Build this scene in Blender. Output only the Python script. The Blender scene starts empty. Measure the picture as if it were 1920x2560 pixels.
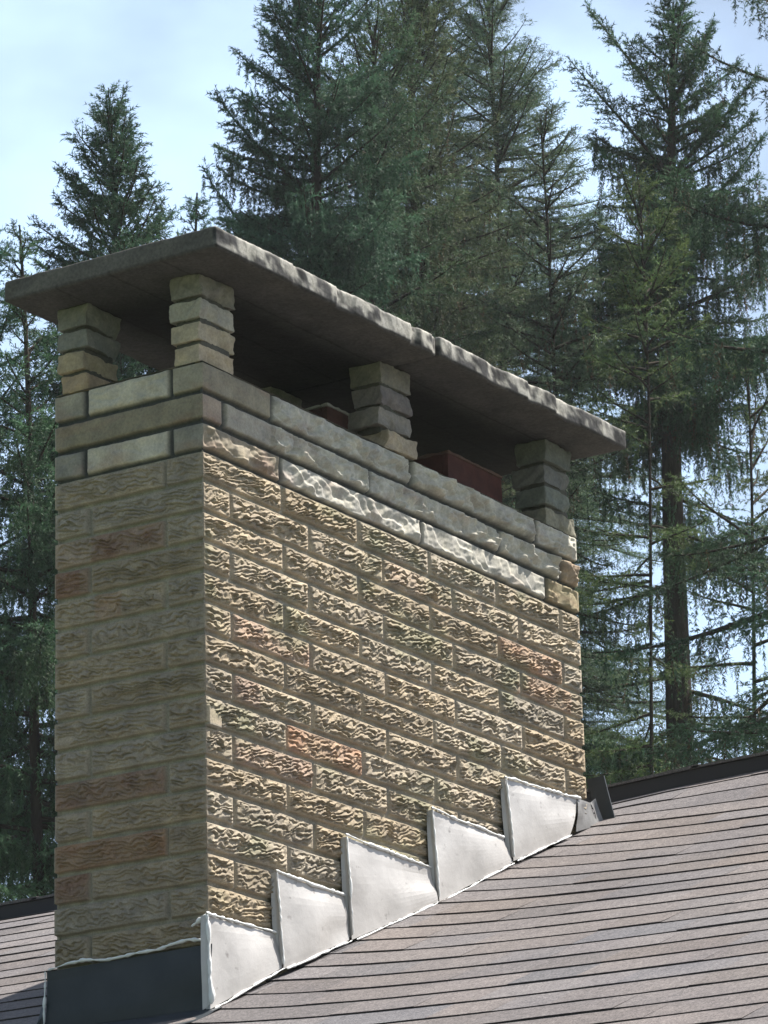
import bpy, math
import numpy as np
from mathutils import Matrix, Vector

# ------------------------------------------------------------------ camera
SC = bpy.context.scene
CAM = np.array([-6.4274, -4.5165, -2.6521])
cam = bpy.data.cameras.new("camera"); camo = bpy.data.objects.new("camera", cam)
SC.collection.objects.link(camo)
cam.sensor_fit = 'VERTICAL'; cam.sensor_height = 24.0; cam.lens = 24.0 * 9631.2 / 2560.0
cam.clip_start = 0.1; cam.clip_end = 3000.0
_f = Vector((.80553894, .50887263, .3035715)); _r = Vector((.54037465, -.84108185, -.02401176)); _u = _r.cross(_f)
camo.matrix_world = Matrix(((_r.x, _u.x, -_f.x, CAM[0]), (_r.y, _u.y, -_f.y, CAM[1]), (_r.z, _u.z, -_f.z, CAM[2]), (0, 0, 0, 1)))
SC.camera = camo
SC.render.resolution_x = 768; SC.render.resolution_y = 1024

# ------------------------------------------------------------------ light
SUN_EL = math.radians(60.0); SUN_AZ = math.radians(-32.0)      # azimuth from +X
sdir = Vector((math.cos(SUN_EL) * math.cos(SUN_AZ), math.cos(SUN_EL) * math.sin(SUN_AZ), math.sin(SUN_EL)))
W = bpy.data.worlds.new("World"); SC.world = W; W.use_nodes = True
nt = W.node_tree; nt.nodes.clear()
def N(t, kind, **kw):
    n = t.nodes.new(kind)
    for k, v in kw.items():
        if k.startswith('i_'):
            n.inputs[k[2:].replace('_', ' ')].default_value = v
        else:
            setattr(n, k, v)
    return n
def ramp(t, fac, stops, interp='LINEAR'):
    r = t.nodes.new('ShaderNodeValToRGB'); r.color_ramp.interpolation = interp
    while len(r.color_ramp.elements) < len(stops): r.color_ramp.elements.new(0.5)
    for e, (p, c) in zip(r.color_ramp.elements, stops):
        e.position = p; e.color = c if len(c) == 4 else (*c, 1)
    t.links.new(fac, r.inputs['Fac']); return r
out = N(nt, 'ShaderNodeOutputWorld'); bg = N(nt, 'ShaderNodeBackground')
sky = N(nt, 'ShaderNodeTexSky', sky_type='NISHITA', sun_disc=False, sun_elevation=SUN_EL,
        sun_rotation=math.atan2(sdir.x, sdir.y), air_density=1.0, dust_density=1.5, ozone_density=1.2)
tc = N(nt, 'ShaderNodeTexCoord'); mp = N(nt, 'ShaderNodeMapping'); mp.inputs['Scale'].default_value = (6, 6, 9)
mp.inputs['Location'].default_value = (2.3, .2, .9)
nz = N(nt, 'ShaderNodeTexNoise'); nz.inputs['Scale'].default_value = 1.0; nz.inputs['Detail'].default_value = 5; nz.inputs['Roughness'].default_value = .48
nz.inputs['Distortion'].default_value = .3
nt.links.new(tc.outputs['Generated'], mp.inputs['Vector']); nt.links.new(mp.outputs['Vector'], nz.inputs['Vector'])
cr = ramp(nt, nz.outputs['Fac'], [(.40, (0, 0, 0)), (.68, (1, 1, 1))], 'EASE')
mx = N(nt, 'ShaderNodeMixRGB'); mx.inputs['Color2'].default_value = (6.2, 8.4, 11.6, 1)
sc_ = N(nt, 'ShaderNodeMixRGB', blend_type='MULTIPLY'); sc_.inputs['Fac'].default_value = 1; sc_.inputs['Color2'].default_value = (1.14, 1.0, .86, 1)
nt.links.new(sky.outputs['Color'], sc_.inputs['Color1'])
mul = N(nt, 'ShaderNodeMath', operation='MULTIPLY_ADD'); mul.inputs[1].default_value = .62; mul.inputs[2].default_value = .24
nt.links.new(cr.outputs['Color'], mul.inputs[0]); sx = N(nt, 'ShaderNodeSeparateXYZ'); nt.links.new(tc.outputs['Generated'], sx.inputs[0])
hz = N(nt, 'ShaderNodeMapRange'); hz.inputs['From Min'].default_value = .20; hz.inputs['From Max'].default_value = .40; hz.inputs['To Min'].default_value = .9; hz.inputs['To Max'].default_value = 0
nt.links.new(sx.outputs['Z'], hz.inputs['Value'])
mxm = N(nt, 'ShaderNodeMath', operation='MAXIMUM'); nt.links.new(mul.outputs[0], mxm.inputs[0]); nt.links.new(hz.outputs[0], mxm.inputs[1])
dp = N(nt, 'ShaderNodeVectorMath', operation='DOT_PRODUCT'); dp.inputs[1].default_value = (.93, .36, 0); nt.links.new(tc.outputs['Generated'], dp.inputs[0])
sd_ = N(nt, 'ShaderNodeMapRange', interpolation_type='SMOOTHSTEP'); sd_.inputs['From Min'].default_value = -.35; sd_.inputs['From Max'].default_value = .75; sd_.inputs['To Min'].default_value = .12; sd_.inputs['To Max'].default_value = 1
nt.links.new(dp.outputs['Value'], sd_.inputs['Value'])
mfs = N(nt, 'ShaderNodeMath', operation='MULTIPLY'); nt.links.new(mxm.outputs[0], mfs.inputs[0]); nt.links.new(sd_.outputs[0], mfs.inputs[1])
nt.links.new(mfs.outputs[0], mx.inputs['Fac'])
nt.links.new(sc_.outputs['Color'], mx.inputs['Color1']); nt.links.new(mx.outputs['Color'], bg.inputs['Color'])
bg.inputs['Strength'].default_value = .068
nt.links.new(bg.outputs[0], out.inputs['Surface'])
sun = bpy.data.lights.new("sun", 'SUN'); sun.energy = 5.0; sun.angle = math.radians(.55); sun.color = (1, .95, .87)
suno = bpy.data.objects.new("sun", sun); SC.collection.objects.link(suno)
suno.rotation_euler = sdir.to_track_quat('Z', 'Y').to_euler(); suno.location = (5, -8, 15)
SC.view_settings.view_transform = 'Standard'; SC.view_settings.look = 'None'
SC.view_settings.exposure = 1.08; SC.view_settings.gamma = 1.0

# ------------------------------------------------------------------ helpers
rng = np.random.default_rng(7)
TAB = np.random.default_rng(11).random((256, 256))
def vn(x, y, seed=0):
    """smooth 2-D value noise in [-1,1]"""
    x = np.asarray(x, float) + seed * 17.31; y = np.asarray(y, float) + seed * 9.73
    xi = np.floor(x).astype(int); yi = np.floor(y).astype(int); fx = x - xi; fy = y - yi
    fx = fx * fx * fx * (fx * (fx * 6 - 15) + 10); fy = fy * fy * fy * (fy * (fy * 6 - 15) + 10)
    a = TAB[xi & 255, yi & 255]; b = TAB[(xi + 1) & 255, yi & 255]; c = TAB[xi & 255, (yi + 1) & 255]; d = TAB[(xi + 1) & 255, (yi + 1) & 255]
    return 2 * (a * (1 - fx) * (1 - fy) + b * fx * (1 - fy) + c * (1 - fx) * fy + d * fx * fy) - 1
def vl(x, y, seed=0):
    """value noise with straight ramps: angular facets"""
    x = np.asarray(x, float) + seed * 17.31; y = np.asarray(y, float) + seed * 9.73
    xi = np.floor(x).astype(int); yi = np.floor(y).astype(int); fx = x - xi; fy = y - yi
    a = TAB[xi & 255, yi & 255]; b = TAB[(xi + 1) & 255, yi & 255]; c = TAB[xi & 255, (yi + 1) & 255]; d = TAB[(xi + 1) & 255, (yi + 1) & 255]
    up = fx > fy
    return 2 * np.where(up, a + (b - a) * fx + (d - b) * fy, a + (d - c) * fx + (c - a) * fy) - 1
def fbm(x, y, seed=0, o=3):
    s = 0; a = 1
    for i in range(o): s = s + a * vn(x * 2 ** i, y * 2 ** i, seed + i); a *= .5
    return s / 1.6
def sst(a, b, x):
    t = np.clip((x - a) / (b - a), 0, 1); return t * t * (3 - 2 * t)
def hsh(*k):
    r = 0.0
    for i, v in enumerate(k): r = r + (np.asarray(v, float) + 3.1) * (12.9898 + 65.233 * i)
    return np.modf(np.abs(np.sin(r) * 43758.5453))[0]

def empty(name, loc, label, cat, group=None):
    o = bpy.data.objects.new(name, None); SC.collection.objects.link(o); o.location = loc
    o.empty_display_size = .2; o['label'] = label; o['category'] = cat
    if group: o['group'] = group
    return o
def rootloc(p):
    l = Vector((0, 0, 0))
    while p: l += p.location; p = p.parent
    return np.array(l)
def mk(name, V, F, mat, parent=None, col=None, smooth=False, label=None, kind=None, cat=None, mats=None, matidx=None):
    """one mesh object from world-space vertices; F is an (n,3|4) array or a list of tuples"""
    V = np.asarray(V, float)
    if parent: V = V - rootloc(parent)
    me = bpy.data.meshes.new(name)
    if isinstance(F, np.ndarray):
        k = F.shape[1]; n = len(F)
        me.vertices.add(len(V)); me.vertices.foreach_set('co', V.astype(np.float32).ravel())
        me.loops.add(n * k); me.loops.foreach_set('vertex_index', F.astype(np.int32).ravel())
        me.polygons.add(n); me.polygons.foreach_set('loop_start', np.arange(0, n * k, k, dtype=np.int32))
        me.polygons.foreach_set('loop_total', np.full(n, k, np.int32))
        me.update(calc_edges=True)
    else:
        me.from_pydata([tuple(v) for v in V], [], [tuple(f) for f in F])
    if smooth: me.polygons.foreach_set('use_smooth', np.ones(len(me.polygons), bool))
    if col is not None:
        a = me.color_attributes.new('Col', 'FLOAT_COLOR', 'POINT')
        c = np.ones((len(V), 4), np.float32); c[:, :3] = col; a.data.foreach_set('color', c.ravel())
    me.materials.append(mat)
    o = bpy.data.objects.new(name, me); SC.collection.objects.link(o)
    if parent: o.parent = parent
    if label: o['label'] = label
    if kind: o['kind'] = kind
    if cat: o['category'] = cat
    return o
def gridF(nr, nc, wrap=False):
    i = np.arange(nr - 1)[:, None]; j = np.arange(nc if wrap else nc - 1)[None, :]
    a = i * nc + j; b = i * nc + (j + 1) % nc; c = (i + 1) * nc + (j + 1) % nc; d = (i + 1) * nc + j
    return np.stack([a, b, c, d], -1).reshape(-1, 4)
class MB:
    """collects pieces (V,F quads as lists) into one mesh"""
    def __init__(s): s.V = []; s.F = []; s.C = []; s.n = 0
    def add(s, V, F, c=None):
        V = np.asarray(V, float); s.V.append(V); s.F += [tuple(int(i) + s.n for i in f) for f in F]
        s.C.append(np.broadcast_to(np.array((1, 1, 1) if c is None else c, float), (len(V), 3))); s.n += len(V)
    def box(s, lo, hi, c=None):
        x0, y0, z0 = lo; x1, y1, z1 = hi
        s.add([(x0, y0, z0), (x1, y0, z0), (x1, y1, z0), (x0, y1, z0), (x0, y0, z1), (x1, y0, z1), (x1, y1, z1), (x0, y1, z1)],
              [(0, 3, 2, 1), (4, 5, 6, 7), (0, 1, 5, 4), (1, 2, 6, 5), (2, 3, 7, 6), (3, 0, 4, 7)], c)
    def build(s, name, mat, parent=None, **kw):
        return mk(name, np.concatenate(s.V), s.F, mat, parent, col=np.concatenate(s.C), **kw)
def softbox(lo, hi, step, amp, seed, rnd=.006, sag=None):
    """a rough rounded block: closed box surface, subdivided and displaced"""
    lo = np.array(lo, float); hi = np.array(hi, float); n = np.maximum(2, np.round((hi - lo) / step).astype(int))
    Vs = []; Fs = []; m = 0
    for ax in range(3):
        a, b = [(1, 2), (2, 0), (0, 1)][ax]
        for s in (0, 1):
            ua = np.linspace(lo[a], hi[a], n[a] + 1); ub = np.linspace(lo[b], hi[b], n[b] + 1)
            A, B = np.meshgrid(ua, ub, indexing='ij'); P = np.zeros(A.shape + (3,)); P[..., a] = A; P[..., b] = B; P[..., ax] = hi[ax] if s else lo[ax]
            F = gridF(n[a] + 1, n[b] + 1)
            if not s: pass
            else: F = F[:, ::-1]
            F = F[:, ::-1]
            Vs.append(P.reshape(-1, 3)); Fs.append(F + m); m += P.size // 3
    V = np.concatenate(Vs); F = np.concatenate(Fs)
    # weld by rounding
    key = np.round(V / 1e-5).astype(np.int64); _, idx, inv = np.unique(key, axis=0, return_index=True, return_inverse=True)
    V = V[idx]; F = inv.reshape(-1)[F]
    # round the edges
    c = np.clip(V, lo + rnd, hi - rnd); d = V - c; L = np.linalg.norm(d, axis=1, keepdims=True); L[L == 0] = 1
    V = c + d / L * rnd
    nrm = d / L
    k = fbm(V[:, 0] * 28 + V[:, 2] * 9, V[:, 1] * 28 + V[:, 2] * 31, seed) * amp + fbm(V[:, 0] * 90 + 3 * V[:, 2], V[:, 1] * 90 + V[:, 2] * 70, seed + 5, 2) * amp * .45
    V = V + nrm * k[:, None]
    return V, F

# ------------------------------------------------------------------ materials
def newmat(name, rough=.9, spec=.25):
    m = bpy.data.materials.new(name); m.use_nodes = True; t = m.node_tree
    b = t.nodes['Principled BSDF']; b.inputs['Roughness'].default_value = rough; b.inputs['Specular IOR Level'].default_value = spec
    return m, t, b
def tex(t, kind, scale, detail=4, rough=.55, vec=None, stretch=None):
    n = t.nodes.new(kind); n.inputs['Scale'].default_value = scale
    if kind == 'ShaderNodeTexNoise':
        n.inputs['Detail'].default_value = detail; n.inputs['Roughness'].default_value = rough
    g = t.nodes.new('ShaderNodeNewGeometry'); m = t.nodes.new('ShaderNodeMapping')
    t.links.new(g.outputs['Position'], m.inputs['Vector'])
    if stretch: m.inputs['Scale'].default_value = stretch
    t.links.new(m.outputs['Vector'], n.inputs['Vector']); return n
def mixc(t, a, b, fac, mode='MIX'):
    m = t.nodes.new('ShaderNodeMixRGB'); m.blend_type = mode
    for s, v in ((m.inputs['Color1'], a), (m.inputs['Color2'], b), (m.inputs['Fac'], fac)):
        if hasattr(v, 'is_linked') or hasattr(v, 'links'): t.links.new(v, s)
        elif isinstance(v, (int, float)): s.default_value = v
        else: s.default_value = (*v, 1)
    return m.outputs['Color']
def bump(t, b, h, strength, dist):
    n = t.nodes.new('ShaderNodeBump'); n.inputs['Strength'].default_value = strength; n.inputs['Distance'].default_value = dist
    t.links.new(h, n.inputs['Height']); t.links.new(n.outputs['Normal'], b.inputs['Normal'])
def attr(t, name='Col'):
    a = t.nodes.new('ShaderNodeAttribute'); a.attribute_name = name; return a.outputs['Color']

def mat_stone(name, fine=240, lo=.72, hi=1.22, bs=.5):
    m, t, b = newmat(name, .93, .15)
    n1 = tex(t, 'ShaderNodeTexNoise', fine, 5, .65); n2 = tex(t, 'ShaderNodeTexNoise', 23, 4, .6)
    g1 = ramp(t, n1.outputs['Fac'], [(.3, (lo, lo, lo)), (.7, (hi, hi, hi))])
    g2 = ramp(t, n2.outputs['Fac'], [(.3, (.80, .80, .82)), (.7, (1.16, 1.13, 1.05))])
    c = mixc(t, attr(t), g1.outputs['Color'], 1.0, 'MULTIPLY'); c = mixc(t, c, g2.outputs['Color'], 1.0, 'MULTIPLY')
    t.links.new(c, b.inputs['Base Color']); bump(t, b, n1.outputs['Fac'], bs, .0015)
    return m
M_BRICK = mat_stone('rock_faced_brick')
M_SMOOTH = mat_stone('grey_stone', 160, .8, 1.15, .35)

m, t, b = newmat('weathered_concrete', .95, .15); M_CONC = m
n1 = tex(t, 'ShaderNodeTexNoise', 120, 6, .7); n2 = tex(t, 'ShaderNodeTexNoise', 11, 6, .68)
n3 = tex(t, 'ShaderNodeTexNoise', 6, 5, .62, stretch=(7, 7, 1.1))
cA = ramp(t, n2.outputs['Fac'], [(.32, (.82, .82, .84)), (.7, (1.15, 1.13, 1.08))]); c = cA.outputs['Color']
g1 = ramp(t, n1.outputs['Fac'], [(.3, (.7, .7, .7)), (.7, (1.3, 1.3, 1.3))]); c = mixc(t, c, g1.outputs['Color'], 1, 'MULTIPLY')
c = mixc(t, c, attr(t), 1, 'MULTIPLY')
t.links.new(c, b.inputs['Base Color']); bump(t, b, n1.outputs['Fac'], .6, .003)

m, t, b = newmat('asphalt_shingle', .93, .2); M_SHIN = m
n1 = tex(t, 'ShaderNodeTexNoise', 210, 4, .8); n2 = tex(t, 'ShaderNodeTexNoise', 3.2, 5, .6); n3 = tex(t, 'ShaderNodeTexNoise', 60, 4, .7)
g1 = ramp(t, n1.outputs['Fac'], [(.34, (.50, .50, .51)), (.5, (1, 1, 1)), (.68, (1.75, 1.72, 1.68))])
g2 = ramp(t, n2.outputs['Fac'], [(.3, (.86, .86, .88)), (.7, (1.14, 1.12, 1.08))])
g3 = ramp(t, n3.outputs['Fac'], [(.3, (.78, .78, .78)), (.7, (1.2, 1.2, 1.2))])
c = mixc(t, attr(t), g1.outputs['Color'], 1, 'MULTIPLY'); c = mixc(t, c, g2.outputs['Color'], 1, 'MULTIPLY'); c = mixc(t, c, g3.outputs['Color'], 1, 'MULTIPLY')
t.links.new(c, b.inputs['Base Color']); bump(t, b, n1.outputs['Fac'], .6, .002)

m, t, b = newmat('painted_sheet_metal', .45, .4); M_METAL = m
n1 = tex(t, 'ShaderNodeTexNoise', 9, 5, .6); n2 = tex(t, 'ShaderNodeTexNoise', 38, 3, .5)
c1 = ramp(t, n1.outputs['Fac'], [(.3, (.42, .405, .39)), (.7, (.60, .58, .56))])
c2 = ramp(t, n2.outputs['Fac'], [(.24, (.45, .43, .42)), (.34, (1, 1, 1))])
c = mixc(t, c1.outputs['Color'], c2.outputs['Color'], 1, 'MULTIPLY')
t.links.new(c, b.inputs['Base Color']); b.inputs['Metallic'].default_value = .25; bump(t, b, n1.outputs['Fac'], .25, .01)

m, t, b = newmat('grey_sheet_metal', .5, .4); M_GREYM = m
n1 = tex(t, 'ShaderNodeTexNoise', 30, 5, .6); c1 = ramp(t, n1.outputs['Fac'], [(.3, (.16, .16, .165)), (.7, (.27, .27, .27))])
t.links.new(c1.outputs['Color'], b.inputs['Base Color']); b.inputs['Metallic'].default_value = .3

m, t, b = newmat('dark_apron_metal', .55, .3); M_DARK = m
n1 = tex(t, 'ShaderNodeTexNoise', 14, 5, .6); c1 = ramp(t, n1.outputs['Fac'], [(.3, (.030, .038, .046)), (.7, (.046, .054, .062))])
t.links.new(c1.outputs['Color'], b.inputs['Base Color'])

m, t, b = newmat('white_sealant', .55, .4); M_SEAL = m
n1 = tex(t, 'ShaderNodeTexNoise', 60, 4, .6); c1 = ramp(t, n1.outputs['Fac'], [(.3, (.70, .72, .72)), (.7, (.86, .87, .86))])
t.links.new(c1.outputs['Color'], b.inputs['Base Color'])

m, t, b = newmat('clay_flue', .85, .2); M_CLAY = m
n1 = tex(t, 'ShaderNodeTexNoise', 22, 5, .6); c1 = ramp(t, n1.outputs['Fac'], [(.3, (.065, .030, .025)), (.7, (.125, .055, .045))])
t.links.new(mixc(t, c1.outputs['Color'], attr(t), 1, 'MULTIPLY'), b.inputs['Base Color'])

m, t, b = newmat('plain', .8, .2); M_PLAIN = m
t.links.new(attr(t), b.inputs['Base Color'])

m, t, b = newmat('bark', .95, .1); M_BARK = m
n1 = tex(t, 'ShaderNodeTexNoise', 18, 5, .7, stretch=(1, 1, .25)); c1 = ramp(t, n1.outputs['Fac'], [(.3, (.022, .018, .015)), (.7, (.060, .048, .038))])
t.links.new(c1.outputs['Color'], b.inputs['Base Color']); bump(t, b, n1.outputs['Fac'], .7, .03)

m, t, b = newmat('needles', .7, .25); M_LEAF = m
t.links.new(attr(t), b.inputs['Base Color'])
tr = t.nodes.new('ShaderNodeBsdfTranslucent'); ms = t.nodes.new('ShaderNodeMixShader'); ms.inputs['Fac'].default_value = .25
t.links.new(attr(t), tr.inputs['Color']); t.links.new(b.outputs[0], ms.inputs[1]); t.links.new(tr.outputs[0], ms.inputs[2])
t.links.new(ms.outputs[0], t.nodes['Material Output'].inputs['Surface'])

m, t, b = newmat('grass', .95, .1); M_GRASS = m
n1 = tex(t, 'ShaderNodeTexNoise', 3, 6, .7); c1 = ramp(t, n1.outputs['Fac'], [(.3, (.035, .06, .018)), (.7, (.08, .11, .035))])
t.links.new(c1.outputs['Color'], b.inputs['Base Color']); bump(t, b, n1.outputs['Fac'], .6, .05)

m, t, b = newmat('wall_siding', .8, .2); M_SIDE = m
w = tex(t, 'ShaderNodeTexWave', 4, stretch=(0, 0, 1)); w.bands_direction = 'Z'
c1 = ramp(t, w.outputs['Fac'], [(.0, (.30, .29, .26)), (.15, (.55, .54, .50))]); t.links.new(c1.outputs['Color'], b.inputs['Base Color'])

# ------------------------------------------------------------------ chimney
GZ = -4.252
L, WD, S, H = 1.6161, .3969, .3048, .2032 / 3
CH = empty('chimney', (.8, .2, -1.2), 'tall tan rock-faced brick chimney with concrete cap slab, rising through the shingle roof', 'chimney')

def wrap_cols(step, back):
    """u positions round the box: front (Y=0) from X=L to 0, left (X=0) from Y=0 to WD, then back and right"""
    segs = [((L, 0), (0, 0), step), ((0, 0), (0, WD), step), ((0, WD), (L, WD), back), ((L, WD), (L, 0), back)]
    P = []; Nn = []; face = []; uu = []
    nr = [(0, -1), (-1, 0), (0, 1), (1, 0)]
    for k, (a, b_, st_) in enumerate(segs):
        a = np.array(a, float); b_ = np.array(b_, float); n = int(round(np.linalg.norm(b_ - a) / st_))
        for i in range(n):
            f = i / n; p = a + (b_ - a) * f; P.append(p)
            nn = np.array(nr[k], float)
            if i == 0: nn = nn + np.array(nr[k - 1], float)
            Nn.append(nn); face.append(k)
            uu.append(p[0] if k in (0, 2) else p[1])
    return np.array(P), np.array(Nn), np.array(face), np.array(uu)

TAN = np.array((.375, .322, .250)); GREY = np.array((.345, .322, .272)); MORT = np.array((.36, .335, .285))

def rock_region(z0, z1, dz, step, back):
    P, Nn, face, u = wrap_cols(step, back); nr_ = int(round((z1 - z0) / dz)) + 1
    Z = np.linspace(z1, z0, nr_); U, ZZ = np.meshgrid(u, Z); FC = np.broadcast_to(face, U.shape)
    row = np.floor(-ZZ / H - 1e-6).astype(int) + 1          # row 1 just below z=0
    v = -ZZ / H - (row - 1)                                  # 0 top .. 1 bottom
    odd = (row % 2 == 1)
    fr = (FC == 0) | (FC == 2)
    # front joints: odd rows at S*k, even rows at S*(k+1/3); left face mirrored from the corner
    off = np.where(fr, np.where(odd, 0, -S * 2 / 3), np.where(odd, -S * 2 / 3, 0))
    k = np.floor((U - off) / S); u0 = off + k * S; fu = (U - u0)
    Lf = np.where(fr, L, WD)
    jit = (hsh(row, k, FC) - .5) * .004
    dl = fu - .0048 + jit; dr = S - fu - .0048 + jit
    dl = np.where(U < .02, np.maximum(U, .004) + .02 * (u0 <= 0), dl); 
    dl = np.where(u0 <= .001, np.maximum(dl, .02), dl)
    dr = np.where(u0 + S >= Lf - .002, .02, dr)
    dv = np.minimum(v, 1 - v) * H - .0046 + .0012 * vn(U / .03, ZZ / .05, 3)
    d = np.minimum(np.minimum(dl, dr), dv)
    cor = np.minimum(U, Lf - U)
    body = sst(-.0012, .0022, d)
    seed = hsh(row, k, FC + 1) * 60
    env = sst(.001, .012, d) * sst(.0, .014, cor)
    # flaky rock face: warped saw-tooth, growing outwards downwards and then cut under
    wu = U + seed * .9; wz = ZZ + seed * .37
    per = .0112 + .004 * (hsh(row, k + 2, FC) - .5)
    tilt = np.where(fr, .20, .06)
    def flakes(p, s1, wA):
        ph = -(ZZ - tilt * U) / p + seed + .85 * wA * vl(wu / .026, wz / .022, s1) + .50 * vl(wu / .012, wz / .010, s1 + 1) + .26 * vl(wu / .008, wz / .007, s1 + 2)
        f = ph - np.floor(ph); cell = hsh(np.floor(ph), row, k)
        return np.where(f < .70, .30 + .70 * (f / .70), np.where(f < .80, 1 - (f - .70) / .10 * 1.15, np.where(f < .92, -.15, -.15 + (f - .92) / .08 * .45))) * (.75 + .5 * cell)
    amp = np.clip(.0092 * (.95 + .45 * vl(wu / .040, wz / .018, 31)), .0010, .02)
    rel = np.maximum(amp * flakes(per, 21, 1.0), .0070 * flakes(per * 1.5, 61, 1.4) - .0040) + .0030 * vl(wu / .055, wz / .03, 41) + .0008 * vl(wu / .006, wz / .005, 44)
    back_k = np.where(FC >= 2, .6, 1)
    soft = np.where(FC == 1, .82, 1)
    h = body * (.0005) + env * (rel - .0030) * back_k * soft - (1 - body) * (np.where(FC == 1, .0105, .0080) + .0012 * vn(U / .012, ZZ / .012, 50))
    # edge chips and slight per-brick step
    h = h + body * ((hsh(row, k + 7, FC) - .5) * .0018)
    h = np.where(cor < .004, np.clip(h, -.0045, .0008), h)
    X = P[None, :, 0] + Nn[None, :, 0] * h; Y = P[None, :, 1] + Nn[None, :, 1] * h
    V = np.stack([X, Y, ZZ], -1).reshape(-1, 3)
    # colours
    r1 = hsh(row, k + 3, FC)[..., None]; r2 = hsh(row + 9, k, FC)[..., None]
    col = TAN * (.86 + .26 * r1) + (r2 - .5) * np.array((.03, .0, -.03))
    def paint(sel, c, f):
        nonlocal col
        mix = f * (.55 + .45 * np.clip(fbm(U / .05, ZZ / .03, 61) + .3, 0, 1))
        col = np.where(sel[..., None], col * (1 - mix[..., None]) + np.array(c) * mix[..., None], col)
    RED = (.27, .145, .105); ORG = (.44, .245, .155); PNK = (.46, .29, .215)
    F0, F1 = FC == 0, FC == 1
    paint(F0 & (row == 3) & (U > 1.225) & (U < 1.52), ORG, .62); paint(F0 & (row == 4) & (U > 1.30) & (U < 1.56), PNK, .5)
    paint(F0 & (row == 9) & (U > .305) & (U < .61), ORG, .85); paint(F0 & (row == 6) & (U > .10) & (U < .41), PNK, .6)
    paint(F0 & (row == 8) & (U > .10) & (U < .20), (.30, .19, .17), .6); paint(F0 & (row == 10) & (U > .10) & (U < .41), (.33, .2, .17), .45)
    paint(F0 & (row == 2) & (U > .70) & (U < 1.0), PNK, .3)
    paint(F1 & (row == 3) & (U > .10) & (U < .30), RED, .75); paint(F1 & (row == 4) & (U > .30), RED, .45); paint(F1 & (row == 3) & (U > .3), ORG, .3)
    paint(F1 & (row == 5) & (U > .22) & (U < .29), ORG, .45); paint(F1 & (row == 11) & (U > .10), RED, .68); paint(F1 & (row == 13) & (U > .10), (.34, .185, .11), .8)
    paint(F1 & (row == 14) & (U > .30), RED, .7); paint(F1 & (row == 4) & (U > .33), RED, .6)
    chip = F0 & (row == 9) & (U > .004) & (U < .052) & (v > .25 + U * 9 + .15 * vn(U / .01, ZZ / .02, 9)); h = np.where(chip, .006, h); col = np.where(chip[..., None], np.array((.55, .47, .37)), col)
    X = P[None, :, 0] + Nn[None, :, 0] * h; Y = P[None, :, 1] + Nn[None, :, 1] * h; V = np.stack([X, Y, ZZ], -1).reshape(-1, 3)
    # moss on the lower right, dirt near the roof
    ms_ = np.clip(sst(.1, .7, fbm(U / .16, ZZ / .12, 71) + .9 * sst(-.45, -.95, ZZ) * sst(.25, .6, U) - .1), 0, 1) * F0 * .55
    col = col * (1 - ms_[..., None]) + np.array((.20, .215, .14)) * ms_[..., None]
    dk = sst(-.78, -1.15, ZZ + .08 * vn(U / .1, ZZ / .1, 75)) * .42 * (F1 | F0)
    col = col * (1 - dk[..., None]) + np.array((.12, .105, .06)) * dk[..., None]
    gr = np.clip(fbm(U / .045, ZZ / .02, 81), -1, 1)[..., None]
    col = col * (1 + .16 * gr)
    col = np.where(F1[..., None], col * np.array((.93, .93, .98)), col)  # left face painted a little darker and cooler, shade put into the colour
    bw = body[..., None]; mcol = MORT * (1 + .12 * vn(U / .02, ZZ / .02, 83)[..., None])
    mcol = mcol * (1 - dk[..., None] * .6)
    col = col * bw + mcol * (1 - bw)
    # flush outer corner rows: close
    return V, gridF(nr_, len(u), True), col.reshape(-1, 3)
V, F, C = rock_region(-2.0, -1.25, .02, .02, .03)
V2, F2, C2 = rock_region(-1.25, 0.0, .00135, .0031, .02)
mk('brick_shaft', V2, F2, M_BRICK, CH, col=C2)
mk('shaft_base', V, F, M_BRICK, CH, col=C)

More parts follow.
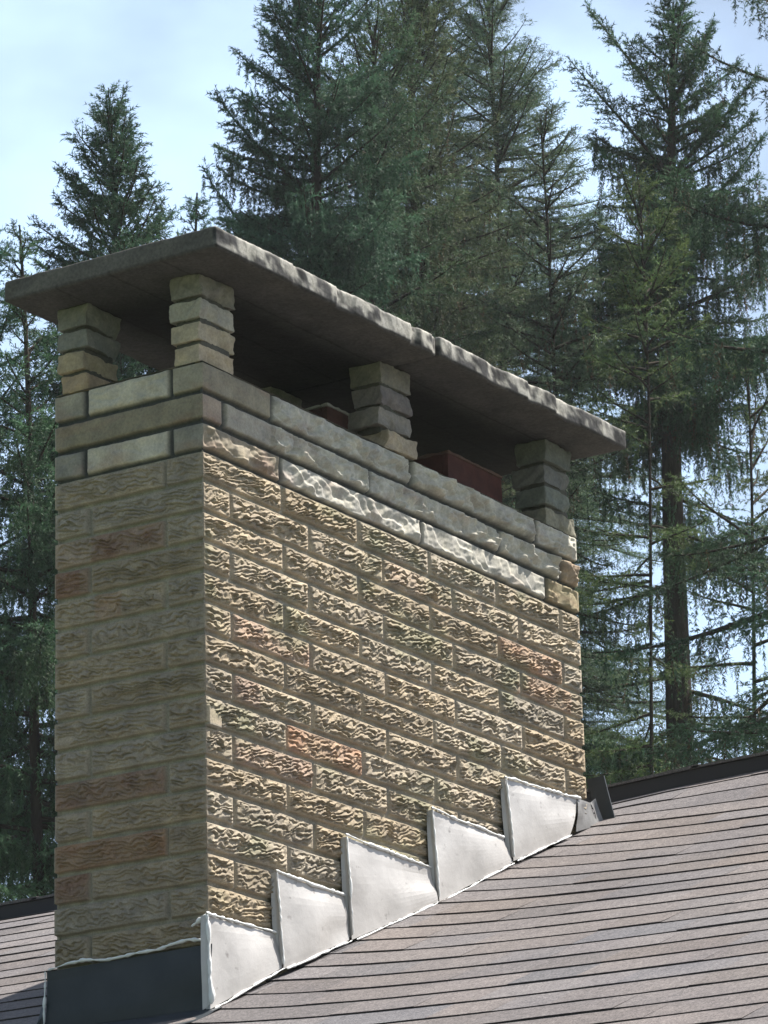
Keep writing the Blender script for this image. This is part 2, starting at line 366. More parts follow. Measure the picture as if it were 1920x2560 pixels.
def smooth_region(z0, z1, dz, step, back):
    P, Nn, face, u = wrap_cols(step, back); nr_ = int(round((z1 - z0) / dz)) + 1
    Z = np.linspace(z1, z0, nr_); U, ZZ = np.meshgrid(u, Z); FC = np.broadcast_to(face, U.shape)
    c_ = np.clip(2 - np.floor(ZZ / H + 1e-6), 0, 2).astype(int)      # 0 top course, 2 bottom course
    v = ZZ / H - (2 - c_)
    J = {(0, 0): (.268, .844, 1.419), (1, 0): (.081, .660, 1.240, 1.535), (2, 0): (.300, .883, 1.459),
         (0, 1): (.086, .314), (1, 1): (), (2, 1): (.086, .318)}
    d = np.full(U.shape, .05); bid = np.zeros(U.shape)
    for c in range(3):
        for f in range(4):
            js = J.get((c, f if f < 2 else f - 2), ()); sel = (c_ == c) & (FC == f)
            dd = np.full(U.shape, .05); bb = np.zeros(U.shape)
            for j in js:
                dd = np.minimum(dd, np.abs(U - j) - .0055); bb += U > j
            d = np.where(sel, dd, d); bid = np.where(sel, bb + 10 * c + 40 * f, bid)
    wob = .0015 * vn(U / .05, ZZ / .08, 4) + .0008 * vn(U / .014, ZZ / .02, 5)
    top = np.where((c_ == 0), (1 - v) * H + .004, (1 - v) * H) - .0050; bot = v * H - .0050
    d = np.minimum(np.minimum(d, top), bot) + wob
    body = sst(-.0015, .0035, d)
    Lf = np.where((FC == 0) | (FC == 2), L, WD); cor = np.minimum(U, Lf - U)
    sd = hsh(bid, c_) * 40
    rough = np.where(FC == 0, 1.0, .7) * (.5 + .7 * hsh(bid + 3, c_))
    rough = np.where((FC == 0) & (c_ < 2), 1.5, rough)
    rough = np.where((FC == 0) & (U < .26), np.where(c_ == 2, 1.0, .15), rough)
    rough = np.where((FC == 1) & (c_ == 1), .15, rough); rough = np.where((FC == 1) & (U < .086) | (FC == 1) & (U > .315), .2, rough)
    env = sst(.0, .010, d) * sst(0, .012, cor)
    us = U + sd
    pu = us / .075 + (ZZ) / .040 + .9 * vl(us / .05, (ZZ + sd) / .03, 12); fr_ = pu - np.floor(pu)
    facet = np.where(fr_ < .8, fr_ / .8, (1 - fr_) / .2) * (.4 + .8 * hsh(np.floor(pu), bid))
    rel = rough * (.0075 * facet + .0065 * vl(us / .035, (ZZ + sd) / .022, 13) + .0022 * vl(us / .010, (ZZ + sd) / .008, 14))
    h = body * .001 + env * rel - (1 - body) * .011 + body * (hsh(bid, c_ + 5) - .5) * .003
    h = np.where(cor < .004, np.clip(h, -.005, .001), h)
    X = P[None, :, 0] + Nn[None, :, 0] * h; Y = P[None, :, 1] + Nn[None, :, 1] * h
    V = np.stack([X, Y, ZZ], -1).reshape(-1, 3)
    lt = hsh(bid + 11, c_)[..., None]
    col = GREY * (.9 + .3 * lt) + (hsh(bid + 2, c_)[..., None] - .5) * np.array((.03, .01, -.03))
    def setc(sel, c):
        nonlocal col; col = np.where(sel[..., None], np.array(c), col)
    setc((FC == 1) & (c_ != 1) & (U > .086) & (U < .316), (.58, .54, .46))
    setc((FC == 0) & (c_ == 1) & (U < .081), (.36, .30, .25)); setc((FC == 0) & (c_ < 2) & (U > .27) & (U < .84), (.50, .49, .44)); setc((FC == 0) & (c_ == 2) & (U > .3), (.48, .465, .42)); setc((FC == 0) & (c_ < 2) & (U > .84), (.50, .485, .43))
    setc((FC == 1) & (c_ == 1), (.28, .25, .19)); setc((FC == 0) & (c_ == 0) & (U < .268), (.29, .265, .21))
    setc((FC == 0) & (c_ == 2) & (U < .3), (.34, .30, .24)); setc((FC == 0) & (c_ == 1) & (U > 1.535), (.42, .345, .25)); setc((FC == 0) & (c_ == 2) & (U > 1.459), (.33, .285, .19))
    stn = fbm(U / .05, ZZ / .035, 91)[..., None]; col = col * (1 + .20 * stn)
    pk = np.clip(fbm(U / .09, ZZ / .03, 95) - .15, 0, 1)[..., None]; col = col * (1 - .5 * pk) + np.array((.30, .17, .13)) * .5 * pk
    bw = body[..., None]; col = col * bw + np.array((.085, .088, .088)) * (1 - bw)
    return V, gridF(nr_, len(u), True), col.reshape(-1, 3)
V, F, C = smooth_region(0, 3 * H, .0022, .0034, .02)
mk('smooth_stone_courses', V, F, M_SMOOTH, CH, col=C)

# mortar bed on top of the chimney, with a slight slope up to the flues
ZT = 3 * H
nx, ny = 160, 44
gx = np.linspace(.001, L - .001, nx); gy = np.linspace(.001, WD - .001, ny); GX, GY = np.meshgrid(gx, gy)
dd = np.minimum(np.minimum(GX, L - GX), np.minimum(GY, WD - GY))
GZt = ZT + .0005 + .018 * sst(.0, .12, dd) + .0025 * fbm(GX * 30, GY * 30, 5) * sst(0, .01, dd)
mk('mortar_bed', np.stack([GX, GY, GZt], -1).reshape(-1, 3), gridF(ny, nx), M_CONC, CH, col=(.26, .25, .22), smooth=True)

# flue liners
def flue(x0, x1, y0, y1, z0, z1, rimc, tint):
    w = .018; mb = MB()
    for lo, hi in (((x0, y0, z0), (x1, y0 + w, z1)), ((x0, y1 - w, z0), (x1, y1, z1)), ((x0, y0 + w, z0), (x0 + w, y1 - w, z1)), ((x1 - w, y0 + w, z0), (x1, y1 - w, z1))):
        Vb, Fb = softbox(lo, hi, .012, .0015, int(x0 * 10), .004); mb.add(Vb, Fb, tint)
    mb.box((x0 + w, y0 + w, z0), (x1 - w, y1 - w, z0 + .02), (.05, .05, .05))
    o = mb.build('flue_liner', M_CLAY, CH)
    r = MB()
    for lo, hi in (((x0 - .003, y0 - .003, z1 - .002), (x1 + .003, y0 + w, z1 + .006)), ((x0 - .003, y0 + w, z1 - .002), (x0 + w, y1, z1 + .006)), ((x1 - w, y0 + w, z1 - .002), (x1 + .003, y1, z1 + .006)), ((x0 + w, y1 - w, z1 - .002), (x1 - w, y1, z1 + .006))):
        Vb, Fb = softbox(lo, hi, .008, .003, 3 + int(x0 * 10), .003); r.add(Vb, Fb, rimc)
    r.build('mortar_rim', M_SMOOTH, o)
flue(.63, .92, .09, .35, ZT - .02, .296, (.30, .29, .25), (.72, .8, .75))
flue(1.145, 1.40, .08, .33, ZT - .02, .318, (.16, .10, .08), (1.0, .9, .9))

# brick piers that carry the cap slab
def pier(x0, x1, y0, y1, zt, seed, cols):
    r = np.random.default_rng(seed); mb = MB(); z = ZT; n = 4; ph = (zt - ZT) / n
    for i in range(n):
        a = r.normal(0, .0050, 4); zt_ = z + ph * (.82 if i < n - 1 else .97)
        Vb, Fb = softbox((x0 + a[0], y0 + a[1], z + .001), (x1 + a[2], y1 + a[3], zt_), .0036, .0036, seed * 7 + i, .0022)
        # broken front edge: knock a slanted lump off the lower front
        f = np.exp(-((Vb[:, 0] - (x0 + r.random() * (x1 - x0))) / .03) ** 2) * np.exp(-((Vb[:, 2] - z) / .016) ** 2) * (Vb[:, 1] < (y0 + y1) / 2)
        Vb[:, 1] += f * .022 * r.random(); Vb[:, 1] += .004 * vl(Vb[:, 0] / .03, Vb[:, 2] / .02, seed + i) * (Vb[:, 1] < (y0 + y1) / 2); Vb[:, 0] += .003 * vl(Vb[:, 1] / .03, Vb[:, 2] / .02, seed + i + 9)
        c = np.array(cols[i]) * (1 + .16 * fbm(Vb[:, 0] / .03, Vb[:, 2] / .02 + Vb[:, 1] / .04, seed + i)[:, None])
        mb.add(Vb, Fb, c)
        if i < n - 1:
            Vb, Fb = softbox((x0 + .008, y0 + .008, zt_ - .004), (x1 - .008, y1 - .008, z + ph + .006), .006, .002, seed + 50 + i, .002); mb.add(Vb, Fb, (.11, .105, .09))
        z += ph
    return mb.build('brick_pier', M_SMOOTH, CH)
def zb(x): return .4075 + .0142 * x
w1, w2, g1_, g2_ = (.46, .385, .29), (.45, .39, .30), (.42, .40, .35), (.24, .23, .205)  # warm tan for sunlit lower bricks, grey for shade painted on upper ones
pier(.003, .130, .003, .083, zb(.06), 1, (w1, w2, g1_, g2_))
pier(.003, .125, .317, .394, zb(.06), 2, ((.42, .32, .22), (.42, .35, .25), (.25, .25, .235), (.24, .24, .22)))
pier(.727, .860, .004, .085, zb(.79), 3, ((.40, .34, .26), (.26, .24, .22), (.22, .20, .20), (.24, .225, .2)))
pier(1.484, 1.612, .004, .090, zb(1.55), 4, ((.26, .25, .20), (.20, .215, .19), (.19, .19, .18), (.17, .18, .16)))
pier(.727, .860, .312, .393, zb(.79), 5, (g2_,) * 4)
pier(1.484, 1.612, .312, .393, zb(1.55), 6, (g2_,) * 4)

# cap slab, cast in two pieces
def slab(x0, x1, dz, seed, y0=-.117, y1=.458, th=.050):
    Vb, Fb = softbox((x0, y0, 0), (x1, y1, th), .0052, .0013, seed, .006)
    e = .010 * fbm(Vb[:, 0] / .20, Vb[:, 1] / .2, seed + 9, 2)
    Vb[:, 1] += np.where(Vb[:, 1] < 0, e * .25, 0); Vb[:, 2] += zb(Vb[:, 0]) + dz + .0015 * vn(Vb[:, 0] / .1, Vb[:, 1] / .1, seed)
    # chipped lower arris
    ch = np.clip(vn(Vb[:, 0] / .045, Vb[:, 1] / .045, seed + 3) - .35, 0, 1) * (Vb[:, 1] < y0 + .012)
    Vb[:, 1] += ch * .014
    X_, Y_, Z_ = Vb[:, 0], Vb[:, 1], Vb[:, 2] - zb(Vb[:, 0]) - dz
    under = Z_ < .006; side = (Y_ < y0 + .010) & ~under; end = (X_ < -.10) & ~under
    col = np.tile(np.array((.130, .122, .112)), (len(Vb), 1)) * (1 + .22 * fbm(X_ / .10, Y_ / .10 + Z_ / .05, seed + 20))[:, None]
    bl = sst(-.30, .40, fbm(X_ / .034 + Z_ * 9, Z_ / .028 + seed, seed + 21, 4)); bl2 = sst(-.1, .5, vn(X_ / .014 + Z_ * 20, Z_ / .035, seed + 22) + .5 * vn(X_ / .06, Z_ / .02, seed + 23))
    lightc = np.array((.38, .372, .34)); darkc = np.array((.060, .060, .062))
    sc = darkc * (1 - bl[:, None]) + lightc * bl[:, None]; sc = sc * (1 - .50 * bl2[:, None] * (1 - .5 * bl[:, None]))
    sc = sc + lightc * (.35 * sst(.038, .05, Z_ + .010 * fbm(X_ / .05, 0 * X_, 7)))[:, None]
    col = np.where(side[:, None], sc, col)
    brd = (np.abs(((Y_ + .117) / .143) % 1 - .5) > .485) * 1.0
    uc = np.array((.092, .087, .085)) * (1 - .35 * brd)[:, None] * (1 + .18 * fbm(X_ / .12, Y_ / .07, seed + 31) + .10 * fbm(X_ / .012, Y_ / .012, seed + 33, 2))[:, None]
    inner_dk = 1.25 * sst(-.02, .10, np.minimum(Y_, .38 - Y_)) * sst(0, .15, X_) ; uc = uc * (1 - .55 * inner_dk[:, None])  # underside darker inward from its edges
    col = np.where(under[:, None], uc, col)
    return Vb, Fb, col
for x0, x1, dz, sd in ((-.110, .7935, .0, 2), (.7995, 1.695, .0025, 6)):
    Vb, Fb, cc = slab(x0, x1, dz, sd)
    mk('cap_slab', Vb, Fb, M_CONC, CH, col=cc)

# ---------------- flashing
def bead(pts, r, name, parent, seed, mat=M_SEAL):
    """irregular bead of sealant along a polyline"""
    pts = np.array(pts, float); seg = np.linalg.norm(np.diff(pts, axis=0), axis=1); s = np.r_[0, np.cumsum(seg)]
    n = max(4, int(s[-1] / .005)); q = np.linspace(0, s[-1], n); P = np.stack([np.interp(q, s, pts[:, i]) for i in range(3)], 1)
    T = np.gradient(P, axis=0); T /= np.linalg.norm(T, axis=1, keepdims=True)
    A = np.cross(T, (0.3, .9, .1)); A /= np.linalg.norm(A, axis=1, keepdims=True); B = np.cross(T, A)
    r = r * .72
    rr = r * (1 + .65 * vn(q / .010, seed, 3) + .35 * vn(q / .05, seed, 5)); rr = np.maximum(rr, r * .35); rr[0] *= .5; rr[-1] *= .5
    P = P + A * (r * .6 * vn(q / .03, seed + 9, 1))[:, None]
    k = 7; an = np.arange(k) / k * 2 * math.pi
    V = P[:, None, :] + rr[:, None, None] * (np.cos(an)[None, :, None] * A[:, None, :] + np.sin(an)[None, :, None] * B[:, None, :])
    return mk(name, V.reshape(-1, 3), gridF(n, k, True), mat, parent, smooth=True)

def sheet(name, q4, th, mat, parent, nrm, bulge=0, seed=0, n=14, curl=0):
    """thin bent sheet from a quad (tl,tr,br,bl), extruded along -nrm"""
    tl, tr_, br, bl = [np.array(p, float) for p in q4]; nrm = np.array(nrm, float)
    s = np.linspace(0, 1, n); A, B = np.meshgrid(s, s)
    P = (tl * (1 - A[..., None]) + tr_ * A[..., None]) * (1 - B[..., None]) + (bl * (1 - A[..., None]) + br * A[..., None]) * B[..., None]
    off = bulge * np.sin(A * math.pi) * np.sin(B * math.pi) + .004 * vn(A * 2.3 + seed, B * 2 + seed, 3) * sst(0, .2, B) + curl * sst(.8, 1, B)
    P = P + nrm * off[..., None]; Pb = P - nrm * th
    V = np.concatenate([P.reshape(-1, 3), Pb.reshape(-1, 3)]); F = [tuple(f) for f in gridF(n, n)[:, ::-1]] + [tuple(f + n * n) for f in gridF(n, n)]
    for i in range(n - 1):
        for a, b_ in ((i, i + 1), ((n - 1) * n + i + 1, (n - 1) * n + i), ((i + 1) * n, i * n), (i * n + n - 1, (i + 1) * n + n - 1)):
            F.append((a, b_, b_ + n * n, a + n * n))
    return mk(name, V, F, mat, parent, smooth=False)
steps = [((-.0232, -1.0233), (.2399, -1.0217), (.2304, -1.0968), (-.0358, -1.2227)),
         ((.2348, -.8897), (.4982, -.8972), (.4945, -.9963), (.2303, -1.1008)),
         ((.5089, -.7631), (.8585, -.7723), (.8591, -.8526), (.5038, -.9949)),
         ((.8696, -.6359), (1.1863, -.6440), (1.2009, -.7027), (.8651, -.8516)),
         ((1.2021, -.4982), (1.5576, -.4819), (1.4779, -.5864), (1.2054, -.6986))]
for i, (a, b_, c, d) in enumerate(steps):
    y = -.012 - .0007 * i
    o = sheet('step_flashing', ((a[0], y, a[1]), (b_[0], y, b_[1]), (c[0], -.030, c[1]), (d[0], -.030, d[1])), .0015, M_METAL, CH, (0, -1, 0), .004, i * 3.1)
    bead([(a[0] - .004, y - .003, a[1] + .004), (a[0] * .5 + b_[0] * .5, y - .003, (a[1] + b_[1]) / 2 + .001), (b_[0] + .002, y - .002, b_[1] + .002)], .0042, 'sealant_bead', o, i)
    bead([(d[0] + .01, -.034, d[1] + .002), (c[0], -.034, c[1] - .002)], .0030, 'sealant_bead', o, i + 20)
    bead([(a[0], y - .004, a[1]), (d[0], -.033, d[1] + .01)], .0030 if i else .0052, 'sealant_bead', o, i + 40)
    # folded left edge
    sheet('folded_edge', ((a[0] - .002, y + .012, a[1]), (a[0], y - .001, a[1]), (d[0], -.031, d[1] + .012), (d[0] - .004, -.012, d[1])), .0015, M_METAL, o, (-1, 0, 0), 0, 1, 5)
# front apron
ap = sheet('apron_flashing', ((-.012, .4090, -1.0885), (-.012, -.018, -1.0815), (-.014, -.020, -1.2160), (-.014, .4095, -1.2140)), .0015, M_DARK, CH, (-1, 0, 0), .004, 5)
bead([(-.016, .402, -1.086), (-.016, .315, -1.0745), (-.016, .25, -1.082), (-.016, .12, -1.077), (-.016, .04, -1.067), (-.016, -.004, -1.074)], .0042, 'sealant_bead', ap, 71)
bead([(-.018, .409, -1.088), (-.018, .411, -1.215)], .0032, 'sealant_bead', ap, 72)
bead([(-.018, .028, -1.040), (-.020, -.004, -1.024), (-.024, -.020, -1.022)], .0062, 'sealant_bead', ap, 73)
sheet('apron_skirt', ((-.016, .46, -1.2145), (-.016, -.045, -1.2165), (-.20, -.045, -1.2905), (-.20, .46, -1.2905)), .0015, M_DARK, ap, (-.38, 0, .92), .0, 6)
sheet('side_return', ((-.010, .425, -1.165), (-.013, .4115, -1.150), (-.014, .4115, -1.214), (-.012, .440, -1.212)), .0015, M_DARK, ap, (-1, 0, 0), 0, 7, 5)
sheet('corner_tab', ((-.020, -.004, -1.147), (-.021, -.019, -1.150), (-.030, -.026, -1.232), (-.024, -.010, -1.228)), .0015, M_METAL, ap, (-1, 0, 0), 0, 8, 5)
# back corner: grey fold and dark upstand of the saddle flashing
o = sheet('saddle_flashing', ((1.5433, -.016, -.4821), (1.66, .0134, -.4673), (1.66, -.0070, -.5267), (1.5150, -.028, -.5720)), .0015, M_GREYM, CH, (-.2, -.98, 0), .003, 4)
sheet('fold', ((1.66, .0134, -.4673), (1.675, .006, -.455), (1.69, -.010, -.522), (1.66, -.0070, -.5267)), .0015, M_GREYM, o, (-.2, -.98, 0), 0, 4, 5)
sheet('saddle_upstand', ((1.70, .0450, -.3960), (1.70, -.0054, -.3930), (1.70, -.037, -.5260), (1.70, .015, -.5200)), .004, M_DARK, o, (-1, 0, 0), .001, 9)

# ------------------------------------------------------------------ house
HS = empty('house', (1.9, 0, GZ), 'house with a weathered grey-brown shingle roof and dark ridge vent around the chimney', 'house')
SL = .4167; XR = 2.0; XE = -2.35; Y0, Y1 = -5.2, 5.6
ry = np.array([-9, -.307, -.058, .14, 1.93, 2.12, 9]); rd = np.array([.019, .0163, .0088, -.0032, -.046, -.047, -.047])
def delta(x, y):
    low = np.where(y < -.03, -.045 * (1 - np.exp((y + .03) / .42)), 0) * (1 - .35 * sst(1.2, 1.65, x)) * sst(-2.0, -.6, x)
    w = sst(1.62, 2.0, x); return low * (1 - w) + np.interp(y, ry, rd) * w
def roofz(x, y): return -1.213 + SL * x + delta(x, y)
EXP = .1085; x_first = .0 - EXP * 21 + .092
rr = np.random.default_rng(5); Vs = []; Fs = []; Cs = []; n0 = 0
base_c = np.array((.142, .131, .133))
xk = x_first
while xk < XR - .01:
    x_next = min(xk + EXP, XR)
    y = Y0 + rr.random() * .3
    bks = [Y0]
    while y < Y1: bks.append(y); y += rr.uniform(.10, .34)
    bks.append(Y1)
    for a, b_ in zip(bks[:-1], bks[1:]):
        if b_ - a < .01: continue
        th = rr.choice((.0024, .0022, .0017, .0030)); jx = rr.normal(0, .0012); n = max(2, int((b_ - a) / .03) + 1)
        yy = np.linspace(a, b_, n); xb = xk + jx + .0012 * vn(yy / .09, xk * 9, 2)
        zt0 = roofz(xb, yy) + th; zt1 = roofz(np.full(n, x_next + .004), yy) - .0008; zbt = roofz(xb, yy) - .001
        lift = .0010 * np.clip(vn(yy / .12, xk * 5, 4), 0, 1)
        top0 = np.stack([xb, yy, zt0 + lift], 1); top1 = np.stack([np.full(n, x_next + .004), yy, zt1], 1); bot = np.stack([xb + .001, yy, zbt], 1)
        Vv = np.concatenate([bot, top0, top0, top1]); Fv = gridF(4, n)[:, ::-1]; Fv = Fv[(Fv.min(1) < n) | (Fv.min(1) >= 2 * n)]
        g = (1 + rr.normal(0, .07)); tint = rr.normal(0, .003)
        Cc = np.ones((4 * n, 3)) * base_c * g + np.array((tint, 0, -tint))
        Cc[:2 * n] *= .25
        Vs.append(Vv); Fs.append(Fv + n0); Cs.append(Cc); n0 += len(Vv)
    xk += EXP
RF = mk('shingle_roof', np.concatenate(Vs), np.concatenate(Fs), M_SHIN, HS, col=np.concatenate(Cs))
# far slope
n = 30; yy = np.linspace(Y0, Y1, n); ridge = np.stack([np.full(n, XR), yy, roofz(np.full(n, XR), yy)], 1); far = ridge.copy(); far[:, 0] += 4.2; far[:, 2] -= 4.2 * SL
mk('far_slope', np.concatenate([ridge, far]), gridF(2, n), M_SHIN, HS, col=base_c)
# ridge vent: dark slotted side, shingle cap on top, in short lengths
mb = MB(); cp = MB()
def rz(y): return float(np.interp(y, ry, rd)) - 1.213 + SL * XR
ys = np.arange(Y0, Y1, .30)
for i, a in enumerate(ys):
    b_ = min(a + .30, Y1)
    za, zc = rz(a), rz(b_)
    def bx(x0, x1, zl, zh, m_, ins=0.0, c=None):
        m_.add([(x0, a + ins, za + zl), (x1, a + ins, za + zl), (x1, b_ - ins, zc + zl), (x0, b_ - ins, zc + zl), (x0, a + ins, za + zh), (x1, a + ins, za + zh), (x1, b_ - ins, zc + zh), (x0, b_ - ins, zc + zh)],
               [(0, 3, 2, 1), (4, 5, 6, 7), (0, 1, 5, 4), (1, 2, 6, 5), (2, 3, 7, 6), (3, 0, 4, 7)], c)
    bx(XR - .006, XR + .20, -.03, .034, mb, 0, (.050, .050, .056))
    sh = np.array((.12, .115, .115)) * (1 + rr.normal(0, .1))
    cp.add([(XR - .014, a - .02, za + .035), (XR - .014, b_, zc + .035), (XR + .10, b_, zc + .052), (XR + .10, a - .02, za + .052), (XR + .214, b_, zc + .035), (XR + .214, a - .02, za + .035),
            (XR - .014, a - .02, za + .044), (XR - .014, b_, zc + .041), (XR + .10, b_, zc + .058), (XR + .10, a - .02, za + .061), (XR + .214, b_, zc + .041), (XR + .214, a - .02, za + .044)],
           [(0, 1, 2, 3), (3, 2, 4, 5), (6, 9, 8, 7), (9, 11, 10, 8), (0, 6, 7, 1), (5, 4, 10, 11), (0, 3, 9, 6), (3, 5, 11, 9), (1, 7, 8, 2), (2, 8, 10, 4)], sh)
rv = mb.build('ridge_vent', M_PLAIN, HS); cp.build('ridge_cap', M_SHIN, rv)
# walls, fascia
ze = -1.213 + SL * XE
mb = MB(); mb.box((XE + .5, Y0 + .4, GZ), (XR + 3.6, Y1 - .4, ze + .1)); mb.build('wall', M_SIDE, HS)
for yy_ in (Y0 + .4, Y1 - .46):
    Vg = [(XE + .5, yy_, ze + .1), (XR + 3.6, yy_, ze + .1), (XR, yy_, -.50), (XE + .5, yy_ + .06, ze + .1), (XR + 3.6, yy_ + .06, ze + .1), (XR, yy_ + .06, -.50)]
    mk('gable', Vg, [(0, 1, 2), (5, 4, 3), (0, 2, 5, 3), (2, 1, 4, 5)], M_SIDE, HS)
mb = MB(); mb.box((XE - .02, Y0, ze - .16), (XE + .01, Y1, ze - .005), (.6, .6, .58)); mb.build('fascia', M_PLAIN, HS)

# ground
gg = np.linspace(-400, 400, 60); A, B = np.meshgrid(gg, gg); mk('ground', np.stack([A, B, np.full(A.shape, GZ) + .0], -1).reshape(-1, 3), gridF(60, 60), M_GRASS, kind='structure')

# ------------------------------------------------------------------ trees
def needles(P0, P1, per_m, nl, nw, r, base, var=.25, tipc=None, fwd=.75):
    """fuzzy needle triangles along many twig segments"""
    D = P1 - P0; Ls = np.linalg.norm(D, axis=1); n = np.maximum(1, np.round(Ls * per_m + r.random(len(Ls)) - .5)).astype(int)
    idx = np.repeat(np.arange(len(Ls)), n); m = len(idx); T = D[idx] / np.maximum(Ls[idx], 1e-6)[:, None]
    tt = r.random(m); C0 = P0[idx] + D[idx] * tt[:, None]
    R_ = r.normal(size=(m, 3)); R_ -= T * np.sum(R_ * T, 1, keepdims=True); R_ /= np.linalg.norm(R_, axis=1, keepdims=True) + 1e-9
    dr = T * fwd + R_ * (1 - .35 * fwd); dr /= np.linalg.norm(dr, axis=1, keepdims=True)
    sd = np.cross(dr, r.normal(size=(m, 3))); sd /= np.linalg.norm(sd, axis=1, keepdims=True) + 1e-9
    ln = nl * r.uniform(.65, 1.25, m); A = C0 - sd * nw / 2; B = C0 + sd * nw / 2; E_ = C0 + dr * ln[:, None]
    V = np.stack([A, B, E_], 1).reshape(-1, 3)
    sv = r.normal(0, var, len(Ls))[idx] + r.normal(0, var * .5, m)
    col = base[idx] * np.clip(1 + sv, .35, 2.2)[:, None]
    return V, np.repeat(col, 3, 0)
def tubes(Ps, r0, r1, k=4):
    """list of polylines -> tapered tubes (V,F)"""
    Vs = []; Fs = []; n0 = 0; an = np.arange(k) / k * 2 * math.pi
    for P, a, b_ in zip(Ps, r0, r1):
        n = len(P); T = np.gradient(P, axis=0); T /= np.linalg.norm(T, axis=1, keepdims=True) + 1e-9
        ref = np.array((0, 0, 1.)) if abs(T[0][2]) < .9 else np.array((1., 0, 0))
        A = np.cross(T, ref); A /= np.linalg.norm(A, axis=1, keepdims=True) + 1e-9; B = np.cross(T, A)
        rr_ = np.linspace(a, b_, n)
        V = P[:, None, :] + rr_[:, None, None] * (np.cos(an)[None, :, None] * A[:, None, :] + np.sin(an)[None, :, None] * B[:, None, :])
        Vs.append(V.reshape(-1, 3)); Fs.append(gridF(n, k, True) + n0); n0 += n * k
    return np.concatenate(Vs), np.concatenate(Fs)

